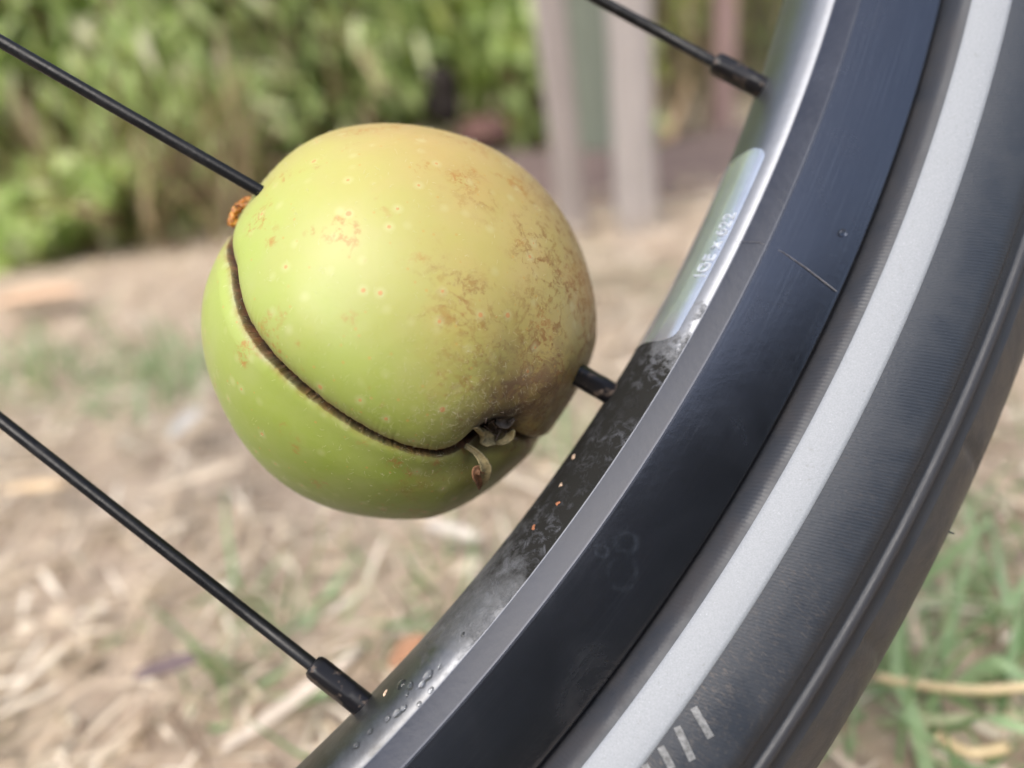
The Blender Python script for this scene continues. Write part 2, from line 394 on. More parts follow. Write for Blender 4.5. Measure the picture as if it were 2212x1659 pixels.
# tyre
side_n = [(312, 8.0), (317.0, 8.2), (318.9, 8.8), (320.1, 11.4), (321.2, 14.0), (322.6, 15.1), (324.8, 16.4), (327.0, 17.4), (331.0, 18.6), (335.0, 19.0), (337.6, 18.7), (338.4, 18.25), (339.8, 17.7)]
sd = densify(side_n, 4)
rid = [(340.1, 17.7), (340.4, 17.95), (340.8, 18.1), (341.6, 17.9), (341.9, 17.3), (342.1, 16.6), (342.8, 16.3), (344.0, 15.9)]
shoulder = densify([(344.3, 16.0), (346.6, 14.4), (350.4, 11.4), (353.2, 8.2), (355.6, 4.4), (357.0, 0)], 4)
tn = list(map(tuple, sd)) + rid + list(map(tuple, shoulder))
tf = [(r, -w) for r, w in tn[::-1]][1:]
tprof = tn + tf
def sm(x, a, b):
    t = np.clip((x - a) / (b - a), 0, 1); return t * t * (3 - 2 * t)
tr = np.array([q[0] for q in tprof])
A_side = sm(tr, 327, 328) * (1 - sm(tr, 338.5, 340)); A_bead = (1 - sm(tr, 321.6, 322.6)) ; A_tread = sm(tr, 342.2, 345); A_dark = sm(tr, 335.8, 337.2) * (1 - sm(tr, 339.9, 340.3)) + sm(tr, 341.7, 342.2) * (1 - sm(tr, 343.6, 344.4)); A_ridge = sm(tr, 340.0, 340.5) * (1 - sm(tr, 341.5, 342))
def tread_jit(A, r2, w2):
    # shallow shoulder cuts along the tread edge
    u = (A[:, None] * 0.35) % 0.034
    cut = np.exp(-((u - 0.012) / 0.0012) ** 2) * sm(r2, .3442, .3455) * (1 - sm(r2, .3515, .3535))
    r = r2 - cut * 0.0004; w = w2 - np.sign(w2) * cut * 0.0004
    return r, w
tyre = revolve('tyre', tprof, M_TYRE, seg=2400, attrs={'side': A_side, 'bead': A_bead, 'tread': A_tread, 'groove': A_dark, 'ridge': A_ridge}, jitter=tread_jit)
def on_sidewall(r):
    """w on the near sidewall at radius r (mm)"""
    a = np.array(tn); a = a[a[:, 0] > 318]; return float(np.interp(r, a[:, 0], a[:, 1]))
rs = np.linspace(322.6, 327.6, 10)
sp = [(322.5, on_sidewall(322.5) + .0)] + [(r, on_sidewall(r) + .12) for r in rs] + [(327.7, on_sidewall(327.7) + .0)]
revolve('reflective_stripe', sp, M_STRIPE)
rs_ = [(r, -w) for r, w in sp[::-1]]
revolve('reflective_stripe', rs_, M_STRIPE)
# small pale dashes printed on the sidewall
def dash(px0, py0, px1, py1, wid):
    V = []; 
    a = to_wheel(px0, py0, .0205); b = to_wheel(px1, py1, .0205)
    dirv = Vector((b.x - a.x, b.y - a.y, 0)); L = dirv.length; dirv /= L; pr = Vector((-dirv.y, dirv.x, 0))
    for i in range(9):
        for s in (-1, 1):
            q = Vector((a.x, a.y, 0)) + dirv * (L * i / 8) + pr * (wid / 2 * s)
            r = math.hypot(q.x, q.y) * 1000; V.append((q.x, q.y, on_sidewall(r) / 1000 + .00013))
    F_ = [(2 * i, 2 * i + 1, 2 * i + 3, 2 * i + 2) for i in range(8)]
    me = mesh('printed_dash', V, F_); 
    return me
M_DASH = mat_simple('worn_grey_print', (.13, .135, .14), .6, .6, 1400)
for q in [(1512, 1540, 1545, 1602), (1476, 1583, 1505, 1652), (1440, 1628, 1462, 1672), (1404, 1668, 1430, 1716)]:
    link('printed_dash', dash(*q, .0010), M_DASH, wheel)
# moulding whiskers at the tread edge
wv = []; wf = []
for k in range(44):
    a = R_(k * 360 / 44 + random.uniform(-1.5, 1.5)); r = .3560; w = random.choice([.0075, .004, .009])
    rr = float(np.interp(w * 1000, [0, 4.4, 8.2, 11.4], [357., 355.6, 353.2, 350.4])) / 1000
    p0 = Vector((rr * math.cos(a), -rr * math.sin(a), w)); out = Vector((math.cos(a), -math.sin(a), random.uniform(.2, .7))).normalized()
    V, Fc, _ = tube([p0 - out * .0005, p0 + out * .0004, p0 + out * .0009 + Vector((0, random.uniform(-.0004, .0004), 0))], [.0002, .00016, .0001], 5)
    link('rubber_whisker', mesh('rubber_whisker', V, Fc), M_TYRE, tyre)

# hub: wide drum with two flanges
def lathe(name, prof, mat, parent, seg=64):
    return revolve(name, prof, mat, seg=seg, parent=parent, closed=True)
hub = lathe('hub', [(6, -46), (16, -44), (16, -33), (60, -30), (60.5, -27), (57, -26), (40, -22), (26, -14), (24, 0), (26, 18), (32, 25), (33, 27), (31, 29), (16, 33), (14, 46), (6, 48)], M_HUB, wheel)
axle = link('axle', tube_mesh('axle', [(0, 0, -.062), (0, 0, .064)], .005, 24), mat_simple('axle_steel', (.35, .35, .36), .3, .1, metal=1), wheel)
# spokes
def spoke(ang, dev, flange_w, mid=0.0):
    a = R_(ang); Rn = .2975
    p1 = Vector((Rn * math.cos(a), -Rn * math.sin(a), 0))
    b = a + R_(dev)                       # direction towards the hub, seen from above
    dirv = Vector((-math.cos(b), math.sin(b), 0))
    L = Rn * math.cos(R_(dev)); p0 = p1 + dirv * L; p0.z = flange_w
    ax = (p0 - p1).normalized()
    path = [p1 + ax * t for t in np.linspace(.004, (p0 - p1).length, 14)]
    o = link('spoke', tube_mesh('spoke', path, .00100, 20), M_SPOKE, wheel)
    # nipple: round collar, square-flatted body
    V = []; rings = [(-.0015, .0021, 0), (.0002, .0021, 0), (.0030, .0021, 0), (.0034, .0020, 1), (.0092, .0020, 1), (.0100, .0019, .7), (.0104, .0016, .2), (.0105, .0011, 0)]
    u = ax.orthogonal().normalized(); v = ax.cross(u); rot = random.uniform(0, 1.5)
    for t, r, sq in rings:
        for k in range(32):
            th = 2 * math.pi * k / 32
            c, s = math.cos(th), math.sin(th)
            rs_q = min(1.16, 1 / max(abs(c), abs(s))) * .93
            rr = .93 * r * ((1 - sq) + sq * rs_q)
            V.append(p1 + ax * t + (u * math.cos(th + rot) + v * math.sin(th + rot)) * rr)
    m = len(rings); Fc = [list(map(int, f)) for f in grid_faces(m, 32, wrap_m=True)]
    Fc.append([(m - 1) * 32 + k for k in range(32)])
    me = bpy.data.meshes.new('nipple'); me.from_pydata([tuple(q) for q in V], [], Fc); smooth(me); me.set_sharp_from_angle(angle=R_(28))
    link('nipple', me, M_NIP, wheel)
    return p1, p0, ax
sp1 = spoke(33.25, -5.1, .027)
spoke(45.3, -8.3, -.014)
spoke(21.05, 9.4, -.024)
for k in range(1, 28):
    ang = 45.3 + 11.99 * k
    if k % 2: spoke(ang, 5.1 if (k // 2) % 2 else -5.1, .027)
    else: spoke(ang, 9.0 if (k // 2) % 2 else -9.0, -.024)
# grommet shadows/ferrules where nipples leave the rim
# valve-side label: clear sticker with raised size marking on the inner rim face
def inner_r(w):
    a = np.array(half_in); return float(np.interp(abs(w), a[:, 1], a[:, 0]))
def rim_inner_pt(ang, w, lift=0.0):
    r = (inner_r(w) - lift) / 1000; a = R_(ang); return (r * math.cos(a), -r * math.sin(a), w / 1000)
def label_part():
    A = np.linspace(ang_of(1650, 322, .008), ang_of(1445, 748, .008), 60); Wd = np.linspace(-9, 9.6, 30); V = []
    for i, a in enumerate(A):
        for w in Wd:
            wc = w
            edge_d = min(a - A[0], A[-1] - a) * 5.15      # mm to the end
            if edge_d < 2.5:
                cut = 2.5 - math.sqrt(max(0, 6.25 - (2.5 - edge_d) ** 2)); wc = .3 + (w - .3) * (9.3 - cut) / 9.3
            V.append(rim_inner_pt(a, wc, .14))
    n = NT('clear_label'); c = n.obj()
    n.set(Base_Color=n.mix(n.rng(n.noise(c, 200, 4), .3, .7), (0.50, 0.55, 0.64), (0.60, 0.65, 0.74)), Roughness=.25, Metallic=.8, Coat_Weight=.5)
    return link('label', mesh('label', V, grid_faces(60, 30)), n.m, wheel)
label = label_part()
def text_mesh(body, size, ang0, w0, name, mat, spacing=1.0, flip=False):
    cu = bpy.data.curves.new(name, 'FONT'); cu.body = body; cu.size = size; cu.extrude = .16; cu.resolution_u = 3; cu.space_character = spacing
    cu.offset = .0
    o = bpy.data.objects.new(name, cu); S.collection.objects.link(o)
    dg = bpy.context.evaluated_depsgraph_get(); me = bpy.data.meshes.new_from_object(o.evaluated_get(dg))
    bpy.data.objects.remove(o)
    bm = bmesh.new(); bm.from_mesh(me)
    for v in bm.verts:
        a = ang0 - v.co.x / 5.19; w = w0 - v.co.y          # x runs up the rim (decreasing angle), letter tops point to the far side
        v.co = rim_inner_pt(a, w, .16 + v.co.z)
    bm.normal_update(); bm.to_mesh(me); bm.free(); me.name = name
    return link(name, me, mat, label)
M_INK = mat_simple('pale_raised_marking', (.34, .37, .42), .4, .4, 900)
text_mesh('IGE x 622', 3.1, ang_of(1530, 607, .009), 9.3, 'size_marking', M_INK, 1.0)
# a fold seam across the brake track
def seam():
    pts = [(1596, 516), (1640, 521), (1692, 545), (1740, 578), (1808, 630)]
    P = [to_wheel(*p, .0125) for p in pts]
    path = []
    for q in P:
        r = math.hypot(q.x, q.y) * 1000
        w = 12.5 if r > 304.5 else float(np.interp(r, [300.9, 304.5], [11.25, 12.45]))
        path.append((q.x, q.y, w / 1000))
    return link('joint_seam', tube_mesh('joint_seam', path, [.00003, .00004, .00008, .00014, .00008], 6), mat_simple('worn_edge', (.09, .09, .10), .4, .5, 900), wheel)
seam()

# ------------------------------------------------------------------ apple
APR = .0345; APC = Vector((-.0191, .0102, -.1335))
apM = CAMM @ Matrix.Translation(APC)
apple = empty('apple', apM)
tag(apple, 'split yellow-green apple impaled on the black bicycle spoke', 'apple')
def ap_dir(px, py):
    dd = ray(px, py); b = dd.dot(APC); A_ = dd.dot(dd); C_ = APC.dot(APC) - APR ** 2
    disc = b * b - A_ * C_
    t = (b - math.sqrt(max(disc, 0))) / A_
    return (dd * t - APC).normalized()
AX = ap_dir(1084, 950)
E1 = (Vector((1, 0, 0)) - AX * AX.x).normalized(); E2 = AX.cross(E1)
def sa(px, py):
    u = ap_dir(px, py); return math.acos(max(-1, min(1, u.dot(AX)))), math.atan2(u.dot(E2), u.dot(E1))
slit_px = [(1050, 975), (985, 992), (915, 985), (860, 969), (800, 945), (740, 912), (690, 878), (640, 838), (595, 795), (555, 750), (520, 700), (500, 655), (487, 610), (481, 572)]
sl_ = np.array([sa(*p) for p in slit_px]); sl_[:, 1] = np.unwrap(sl_[:, 1])
cre_px = [(1108, 958), (1140, 968), (1172, 978), (1196, 986)]
cr_ = np.array([sa(*p) for p in cre_px]); cr_[:, 1] = np.unwrap(cr_[:, 1])
def apple_mesh():
    ns, nt = 640, 900
    x = np.linspace(-1, 1, nt, endpoint=False); t = math.pi * (.16 * x + .84 * x ** 3)
    s = np.linspace(0, 1, ns); s = (s * .75 + .25 * s ** 2) * (math.pi - .002) + .001
    azs = np.interp(s, sl_[:, 0], sl_[:, 1])
    for _ in range(25): azs[1:-1] = (azs[:-2] + azs[2:] + 2 * azs[1:-1]) / 4
    Sg, Tg = np.meshgrid(s, t, indexing='ij'); AZ = Tg + azs[:, None]
    slope = np.gradient(azs, s); cosf = 1 / np.sqrt(1 + (np.sin(s) * slope) ** 2)
    up = Vector((0.3, 1, 0))
    # which side of the split is the upper one
    i = ns // 3; a = azs[i]
    tan = (-math.sin(a)) * np.array(E1) + math.cos(a) * np.array(E2)
    sgn = 1 if np.dot(tan, np.array(up)) > 0 else -1
    v = 1000 * APR * np.sin(Sg) * Tg * cosf[:, None] * sgn       # mm, + = upper side
    D = np.cos(Sg)[..., None] * np.array(AX) + np.sin(Sg)[..., None] * (np.cos(AZ)[..., None] * np.array(E1) + np.sin(AZ)[..., None] * np.array(E2))
    X, Y, Z = D[..., 0], D[..., 1], D[..., 2]
    r = np.full_like(Sg, APR * 1000)
    # broad lumps
    r += .35 * np.sin(3.1 * X + 2.2 * Y + 1) + .3 * np.sin(2.7 * Y - 3.3 * Z) + .18 * np.sin(6 * X - 4 * Y + 5 * Z)
    # calyx basin with five lobes, stem cavity behind
    upw = np.clip((D - np.array(AX)) @ np.array((.45, .88, 0.)) / .35, -1, 1); bw = .68 - .32 * upw
    r += -5.8 * bw * np.exp(-(Sg / .18) ** 2) - 1.1 * bw * np.exp(-(Sg / .38) ** 2)
    r += .5 * (1.15 - bw) * np.cos(5 * (AZ - azs[0]) + 2.6) * np.exp(-((Sg - .42) / .2) ** 2) * sm(Sg, .05, .25)
    r += -9 * np.exp(-((math.pi - Sg) / .3) ** 2)
    # flattened lower right flank
    fl = np.array(ap_dir(1190, 1000)); dd = (D * fl).sum(-1)
    r -= 3.0 * np.clip((dd - .78) / .22, 0, 1) ** 1.3
    # split
    rs_ = np.interp(np.arange(ns), np.arange(ns), s)
    keys_s = np.array([0, .12, .22, .35, .6, .95, 1.15, 1.3, 1.5, 2.2, math.pi]); 
    hw = np.interp(s, keys_s, [.9, .95, .60, .28, .36, .55, .42, .22, .10, .05, .0])[:, None]
    hw = hw * (1 + .14 * np.sin(s * 23)[:, None] + .08 * np.sin(s * 51 + 1)[:, None])
    rr_ = np.random.default_rng(4); rag = lambda: (np.interp(s * 100, np.arange(320), rr_.normal(0, 1, 320)) * .05 + np.interp(s * 300, np.arange(960), rr_.normal(0, 1, 960)) * .035)[:, None]
    rag_u, rag_l = rag(), rag()
    dp = np.interp(s, keys_s, [.5, 2.5, 4.5, 5.5, 5.5, 5.5, 5, 4, 3, 1.5, 0])[:, None]
    wob = .07 * np.sin(Sg * 90) + .05 * np.sin(Sg * 210 + 2)
    vv = v; vw = v + .35 * wob * np.exp(-(v / 1.2) ** 2)
    hw = np.maximum(hw * .72 + np.where(vw > 0, rag_u, rag_l) * sm(s, .1, .25)[:, None] * (1 - .5 * sm(s, 1.2, 1.5)[:, None]), .04)
    core = 1 - sm(np.abs(vw), hw, hw + .30)
    act = sm(s, .02, .12)[:, None] * (1 - sm(s, 2.0, 2.6)[:, None])
    lipU = np.where(vv > 0, np.exp(-(np.clip(vv - hw, 0, 99) / 1.7) ** 1.3), 0)
    lipL = np.where(vv <= 0, np.exp(-(np.clip(-vv - hw, 0, 99) / .8) ** 1.3), 0)
    r -= act * (1.55 * lipU + .55 * lipL)
    bulge = 1 - .85 * sm(s, .9, 1.35)[:, None]
    r += act * bulge * (1.15 * np.where(vv > 0, np.exp(-((vv - 7) / 5.5) ** 2), 0) - .5 * np.where(vv <= 0, np.exp(-((vv + 3) / 4.) ** 2), 0))
    r -= core * dp
    # lower side swells at the far left
    sh = np.array(ap_dir(505, 440)); r -= 1.7 * np.exp(-((1 - (D * sh).sum(-1)) / .055))
    lw = np.array(ap_dir(462, 690)); r += .7 * np.exp(-((1 - (D * lw).sum(-1)) / .05)) * (vv < 0) * sm(-vv, .5, 3)
    # crease on the other side of the calyx
    ca = np.interp(s, cr_[:, 0], cr_[:, 1])
    dt = (AZ - ca[:, None] + math.pi) % (2 * math.pi) - math.pi
    vc = 1000 * APR * np.sin(Sg) * dt
    cf = sm(s, .06, .16)[:, None] * (1 - sm(s, .62, 1.0)[:, None])
    r -= cf * (1.5 * np.exp(-(vc / 1.5) ** 2) + 1.3 * np.exp(-(vc / .45) ** 2))
    crease = cf * np.exp(-(vc / .7) ** 2)
    V = D * (r / 1000)[..., None]
    sc = np.array(ap_dir(1165, 862)); dsc = np.arccos(np.clip((D * sc).sum(-1), -1, 1))
    sc2 = np.array(ap_dir(1090, 858)); d2 = np.arccos(np.clip((D * sc2).sum(-1), -1, 1))
    scab = np.clip(np.exp(-(dsc / .22) ** 2) + .6 * np.exp(-(d2 / .13) ** 2), 0, 1)
    left = sm(s, .75, 1.1)[:, None]
    at = {'slit': 1 - sm(np.abs(vw), hw + .16, hw + .42), 'lip_upper': act * np.where(vv > 0, np.exp(-(np.clip(vv - hw - .2, 0, 99) / .75)), 0) * (1 - core),
          'lip_lower': act * np.where(vv <= 0, np.exp(-(np.clip(-vv - hw - .2, 0, 99) / .65) ** 2), 0) * (.45 + .55 * left) * (1 - core),
          'calyx': np.exp(-(Sg / .31) ** 2) + .25 * np.exp(-(Sg / .5) ** 2), 'crease': crease, 'scab': scab}
    at['slit'] = at['slit'] * act
    Vf = V.reshape(-1, 3); Fc = grid_faces(ns, nt, wrap_m=True)
    return mesh('body', Vf, Fc, attrs={k: np.broadcast_to(a, Sg.shape) for k, a in at.items()}), (s, azs, D, r, vv)
me, APD = apple_mesh()
body = link('body', me, mat_apple(), apple)
# outward normals
bm = bmesh.new(); bm.from_mesh(me); bm.faces.ensure_lookup_table()
f = bm.faces[len(bm.faces) // 2]; flip = f.normal.dot(f.calc_center_median()) < 0; bm.free()
if flip: me.flip_normals()
from mathutils.bvhtree import BVHTree
bvh = BVHTree.FromPolygons([v.co[:] for v in me.vertices], [p.vertices[:] for p in me.polygons])
def on_apple(px, py):
    o = -APC; hit = bvh.ray_cast(o, ray(px, py).normalized()); return hit[0], hit[1]
# sepals: little curled dry strips
def strip(name, pts, wid, mat, curl=.4, fold=(0, 0, 1), sub=5):
    """pts: points in apple space; wid list"""
    wid = [w_ * 1.3 for w_ in wid]; P = densify(pts, sub); n = len(P); wd = np.interp(np.linspace(0, 1, n), np.linspace(0, 1, len(wid)), wid)
    V = []; fz = Vector(fold).normalized()
    for i in range(n):
        t = Vector(P[min(i + 1, n - 1)] - P[max(i - 1, 0)]).normalized()
        sd_ = t.cross(fz).normalized(); up_ = sd_.cross(t)
        for k in range(7):
            q = (k - 3) / 3; jit = math.sin(i * 2.1 + k) * .04
            V.append(Vector(P[i]) + sd_ * (wd[i] * (q + jit) / 2) + up_ * (curl * wd[i] * (q * q)))
    m = mesh(name, [tuple(v) for v in V], grid_faces(n, 7))
    o = link(name, m, mat, apple); md = o.modifiers.new('thick', 'SOLIDIFY'); md.thickness = .00022
    return o
M_SEP = mat_simple('dry_sepal', (.25, .21, .11), .8, .5, 900, bump=.5)
M_SEP2 = mat_simple('dead_sepal_tip', (.20, .10, .05), .85, .6, 900, bump=.5)
def ap_at(px, py, lift):
    """point over the apple's skin seen at a pixel, lifted towards the viewer (m)"""
    h, nrm = on_apple(px, py); dr = ray(px, py).normalized(); return h - dr * lift
mm = .001
strip('sepal', [ap_at(1022, 925, .2 * mm), ap_at(1034, 938, 1.0 * mm), ap_at(1050, 950, 1.6 * mm), ap_at(1066, 953, 1.2 * mm)], [.9 * mm, 1.7 * mm, 2.0 * mm, 1.2 * mm], M_SEP, .25, (0, .5, 1))
strip('sepal', [ap_at(1072, 958, .8 * mm), ap_at(1090, 954, 1.8 * mm), ap_at(1103, 942, 2.6 * mm), ap_at(1111, 928, 3.0 * mm)], [.5 * mm, .9 * mm, 1.2 * mm, .5 * mm], M_SEP, .3, (0, .3, 1))
strip('sepal', [ap_at(1004, 962, 1.0 * mm), ap_at(1024, 974, 2.0 * mm), ap_at(1038, 990, 2.8 * mm), ap_at(1047, 1010, 3.0 * mm), ap_at(1045, 1030, 2.6 * mm), ap_at(1036, 1048, 2.2 * mm)], [.7 * mm, .8 * mm, 1.1 * mm, 1.5 * mm, 1.3 * mm, .5 * mm], M_SEP, .3, (.3, 0, 1))
strip('sepal', [ap_at(1042, 1018, 2.6 * mm), ap_at(1030, 1014, 3.0 * mm), ap_at(1026, 1024, 3.2 * mm), ap_at(1032, 1044, 2.8 * mm), ap_at(1034, 1056, 2.4 * mm)], [.6 * mm, .9 * mm, 1.1 * mm, .9 * mm, .3 * mm], M_SEP2, .4, (.3, .2, 1))
strip('sepal', [ap_at(1070, 905, .1 * mm), ap_at(1082, 912, 1.2 * mm), ap_at(1098, 916, 1.6 * mm), ap_at(1112, 905, 1.4 * mm)], [1.2 * mm, 1.6 * mm, 1.2 * mm, .3 * mm], mat_simple('grey_sepal', (.10, .085, .075), .9, .5, 900), .3, (0, .3, 1))
# stamens: thin dry threads in the basin
def threads(name, specs, mat, parent=apple, n=5):
    V = []; Fc = []
    for path, r in specs:
        v, f_, _ = tube(path, r, n, caps=False); Fc += [[int(i) + len(V) for i in q] for q in f_]; V += [tuple(a) for a in v]
    return link(name, mesh(name, V, Fc), mat, parent)
sp_ = []
for k in range(26):
    px, py = random.gauss(1078, 17), random.gauss(922, 12); a = ap_at(px, py, -.3 * mm)
    if a is None: continue
    b = ap_at(px + random.gauss(0, 10), py + random.gauss(2, 9), random.uniform(.8, 2.2) * mm); m_ = (a + b) / 2 + Vector([random.gauss(0, .4 * mm) for _ in range(3)])
    sp_.append(([a, m_, b], [.10 * mm, .09 * mm, .06 * mm]))
threads('stamen_threads', sp_, mat_simple('stamen', (.16, .12, .10), .9, .5, 900))
# fuzz: fine pale hairs on the skin, thick near the calyx
fz = []
for k in range(1500):
    if k < 900: px, py = random.gauss(1010, 130), random.gauss(900, 75)
    else: px, py = random.uniform(450, 1285), random.uniform(270, 1115)
    h, nr = on_apple(px, py)
    if h is None or h.length < .0325: continue
    nr = nr if nr.dot(h) > 0 else -nr
    tg = nr.cross(Vector([random.gauss(0, 1) for _ in range(3)])).normalized(); L = random.uniform(.35, .85) * mm
    fz.append(([h - nr * .05 * mm, h + nr * L * .35 + tg * L * .3, h + nr * L * .45 + tg * L * .9], [.013 * mm, .012 * mm, .006 * mm]))
# silhouette down
for k in range(5000):
    u = Vector([random.gauss(0, 1) for _ in range(3)]).normalized(); toC = (-APC - u * APR).normalized()
    if abs(u.dot(toC)) > .22: continue
    hit = bvh.ray_cast(u * .06, -u); h = hit[0]
    if h is None: continue
    tg = u.cross(Vector([random.gauss(0, 1) for _ in range(3)])).normalized(); L = random.uniform(.3, .7) * mm
    fz.append(([h - u * .05 * mm, h + u * L * .4 + tg * L * .25, h + u * L * .6 + tg * L * .7], [.016 * mm, .014 * mm, .008 * mm]))
n = NT('pale_down'); n.set(Base_Color=(.50, .47, .34), Roughness=.6)
tag(threads('down', fz, n.m, n=3), kind='stuff')
# orange pulp squeezed out at the split on the left shoulder
def lump(name, c, rad, mat, parent, seed=0, squash=(1, 1, 1), sub=4, amp=.35):
    bm = bmesh.new(); bmesh.ops.create_icosphere(bm, subdivisions=sub, radius=1)
    r0 = random.Random(seed); ph = [r0.uniform(0, 6) for _ in range(6)]
    for v in bm.verts:
        p = v.co; k = 1 + amp * (.5 * math.sin(3 * p.x + ph[0]) * math.cos(4 * p.y + ph[1]) + .35 * math.sin(7 * p.z + ph[2] + 3 * p.x) + .25 * math.sin(11 * p.y + ph[3] + 5 * p.z))
        v.co = Vector((p.x * squash[0], p.y * squash[1], p.z * squash[2])) * (rad * k)
    me = bpy.data.meshes.new(name); bm.to_mesh(me); bm.free(); smooth(me)
    o = link(name, me, mat, parent); o.location = c; return o
n = NT('orange_pulp'); c = n.obj(); f = n.noise(c, 900, 4)
n.set(Base_Color=n.mix(n.rng(f, .35, .65), (.20, .06, .012), (.70, .32, .05)), Roughness=.4, Subsurface_Weight=.3, Subsurface_Scale=.001, Normal=n.bump(f, .6, .0003)); M_PULP = n.m
def ap_sil(px, py, depth): return cam_pt(px, py, depth) - APC
for (px, py, dd, rad, sq, sd_) in [(504, 474, .1225, 1.0 * mm, (.8, 1.15, .7), 1), (508, 458, .1225, .75 * mm, (.8, 1.0, .7), 2), (500, 480, .1223, .6 * mm, (.6, 1.2, .7), 6), (525, 442, .124, .75 * mm, (1.3, .8, .8), 3), (516, 455, .124, .55 * mm, (1, 1, .8), 4), (537, 433, .1255, .6 * mm, (1.2, 1, 1), 5)]:
    lump('pulp', ap_sil(px, py, dd), rad, M_PULP, apple, sd_, sq, 3, .6)

# ------------------------------------------------------------------ crumbs and drops on the rim
M_DROP = NT('water'); M_DROP.set(Base_Color=(.95, .97, 1), Roughness=.03, Transmission_Weight=1.0, IOR=1.33); M_DROP = M_DROP.m
def wheel_world(v): return wheelM @ Vector(v)
def drop(px, py, w, rad, label, group, mat, nm, cat, inner=True, flat=.45, seed=0, amp=.05):
    q = to_wheel(px, py, w)
    a = math.atan2(-q.y, q.x)
    if inner: nv = Vector((-math.cos(a), math.sin(a), .25)).normalized()
    else: nv = Vector((0, 0, 1))
    bm = bmesh.new(); bmesh.ops.create_icosphere(bm, subdivisions=4, radius=rad); r0 = random.Random(seed); p1, p2 = r0.uniform(0, 6), r0.uniform(0, 6)
    rot = nv.to_track_quat('Z', 'Y').to_matrix()
    for v in bm.verts:
        p = v.co.copy(); k = 1 + amp * math.sin(3 * p.x / rad + p1) * math.cos(2.4 * p.y / rad + p2)
        p = Vector((p.x * k, p.y * k, p.z * flat)); v.co = (camrot @ WROT) @ (rot @ p)
    me = bpy.data.meshes.new(nm); bm.to_mesh(me); bm.free(); smooth(me)
    o = link(nm, me, mat); o.location = wheel_world(q); tag(o, label, cat, group); return o
def inner_from_px(px, py):
    """w (m) such that the pixel's ray meets the rim's inner face"""
    for w in np.linspace(.0108, -.009, 200):
        q = to_wheel(px, py, w)
        if math.hypot(q.x, q.y) * 1000 >= inner_r(w * 1000): return w
    return None
dl = 'clear water drop on the inner face of the rim beside the lowest nipple'
for i, (px, py, rad) in enumerate([(868, 1478, 1.0), (886, 1482, .8), (925, 1458, 1.1), (912, 1478, .8), (930, 1490, .7), (858, 1540, .9), (872, 1530, .7), (838, 1552, .7), (905, 1520, .6), (880, 1500, .5), (950, 1440, .5), (800, 1580, .6), (770, 1610, .7), (1000, 1370, .45)]):
    w = inner_from_px(px, py)
    if w is None: continue
    drop(px, py, w, rad * mm * .85, dl, 'water drops on the inner rim', M_DROP, 'water_drop', 'water drop', seed=i, amp=.12)
drop(1820, 503, .01255, .62 * mm, 'single water drop on the upper brake track beside the tyre', None, M_DROP, 'water_drop', 'water drop', inner=False, flat=.5)
M_CR = mat_simple('apple_crumb', (.26, .10, .045), .7, .5, 1500)
M_CR2 = mat_simple('pale_crumb', (.45, .33, .24), .8, .4, 1500)
for px, py, rad, m_, lb in [(1153, 1140, .42, M_CR, 'lowest orange crumb of apple stuck on the dirty rim'), (1205, 1088, .36, M_CR, 'orange crumb of apple in the dark mould of the rim'), (1240, 988, .5, M_CR2, 'pale crumb on the edge of the rim below the nipple'), (833, 1498, .45, M_CR2, 'pale grit beside the water drops on the rim'), (1212, 1048, .35, M_CR2, 'brown crumb near the rim edge between two others')]:
    w = inner_from_px(px, py)
    if w is None: w = 0.0
    drop(px, py, w, rad * mm, lb, 'crumbs on the rim', m_, 'crumb', 'crumb', flat=.7, seed=int(px), amp=.5)

# ------------------------------------------------------------------ leaves and litter
def quads_field(name, C, Dr, Nr, L, Wd, rnd, mat, parent=None, bend=0.15, kind=None, seg=3):
    """many small blades: C centre/base, Dr direction, Nr side-facing normal, L length, Wd width"""
    C, Dr, Nr = map(np.asarray, (C, Dr, Nr)); n = len(C)
    Dr = Dr / np.linalg.norm(Dr, axis=1, keepdims=True); sd_ = np.cross(Dr, Nr); sd_ /= np.linalg.norm(sd_, axis=1, keepdims=True) + 1e-9
    up_ = np.cross(sd_, Dr)
    prof = np.sin(np.linspace(.18, .97, seg + 1) * math.pi) if seg > 1 else np.array([1, 1.])
    V = np.zeros((n, seg + 1, 2, 3))
    for i in range(seg + 1):
        t = i / seg
        c = C + Dr * (L * t)[:, None] + up_ * (-bend * L * t * t)[:, None]
        for k, s_ in enumerate((-1, 1)):
            V[:, i, k] = c + sd_ * (s_ * Wd * prof[i] / 2)[:, None]
    base = (np.arange(n) * (seg + 1) * 2)[:, None, None]
    i = np.arange(seg)[None, :, None]
    Fc = (base + np.concatenate([2 * i, 2 * i + 1, 2 * i + 3, 2 * i + 2], -1)).reshape(-1, 4)
    at = np.repeat(rnd, (seg + 1) * 2)
    o = link(name, mesh(name, V.reshape(-1, 3), Fc, attrs={'rnd': at}), mat, parent)
    if kind: tag(o, kind=kind)
    return o
def unit(v): return v / np.linalg.norm(v, axis=1, keepdims=True)
M_STRAW = mat_leaf('straw_colours', [(.17, .12, .09), (.44, .34, .26), (.58, .475, .37), (.67, .57, .47), (.82, .75, .67)], .25, .6)
M_GRASS = mat_leaf('grass_colours', [(.16, .26, .12), (.24, .37, .20), (.34, .46, .28), (.50, .52, .36)], .35, .5)
M_LEAF = mat_leaf('leaf_colours', [(.20, .27, .09), (.32, .43, .15), (.44, .55, .22), (.56, .64, .32), (.66, .62, .46)], .45)
M_LEAF2 = mat_leaf('yellow_leaf_colours', [(.12, .20, .03), (.32, .42, .07), (.50, .55, .14), (.62, .63, .28)], .45)
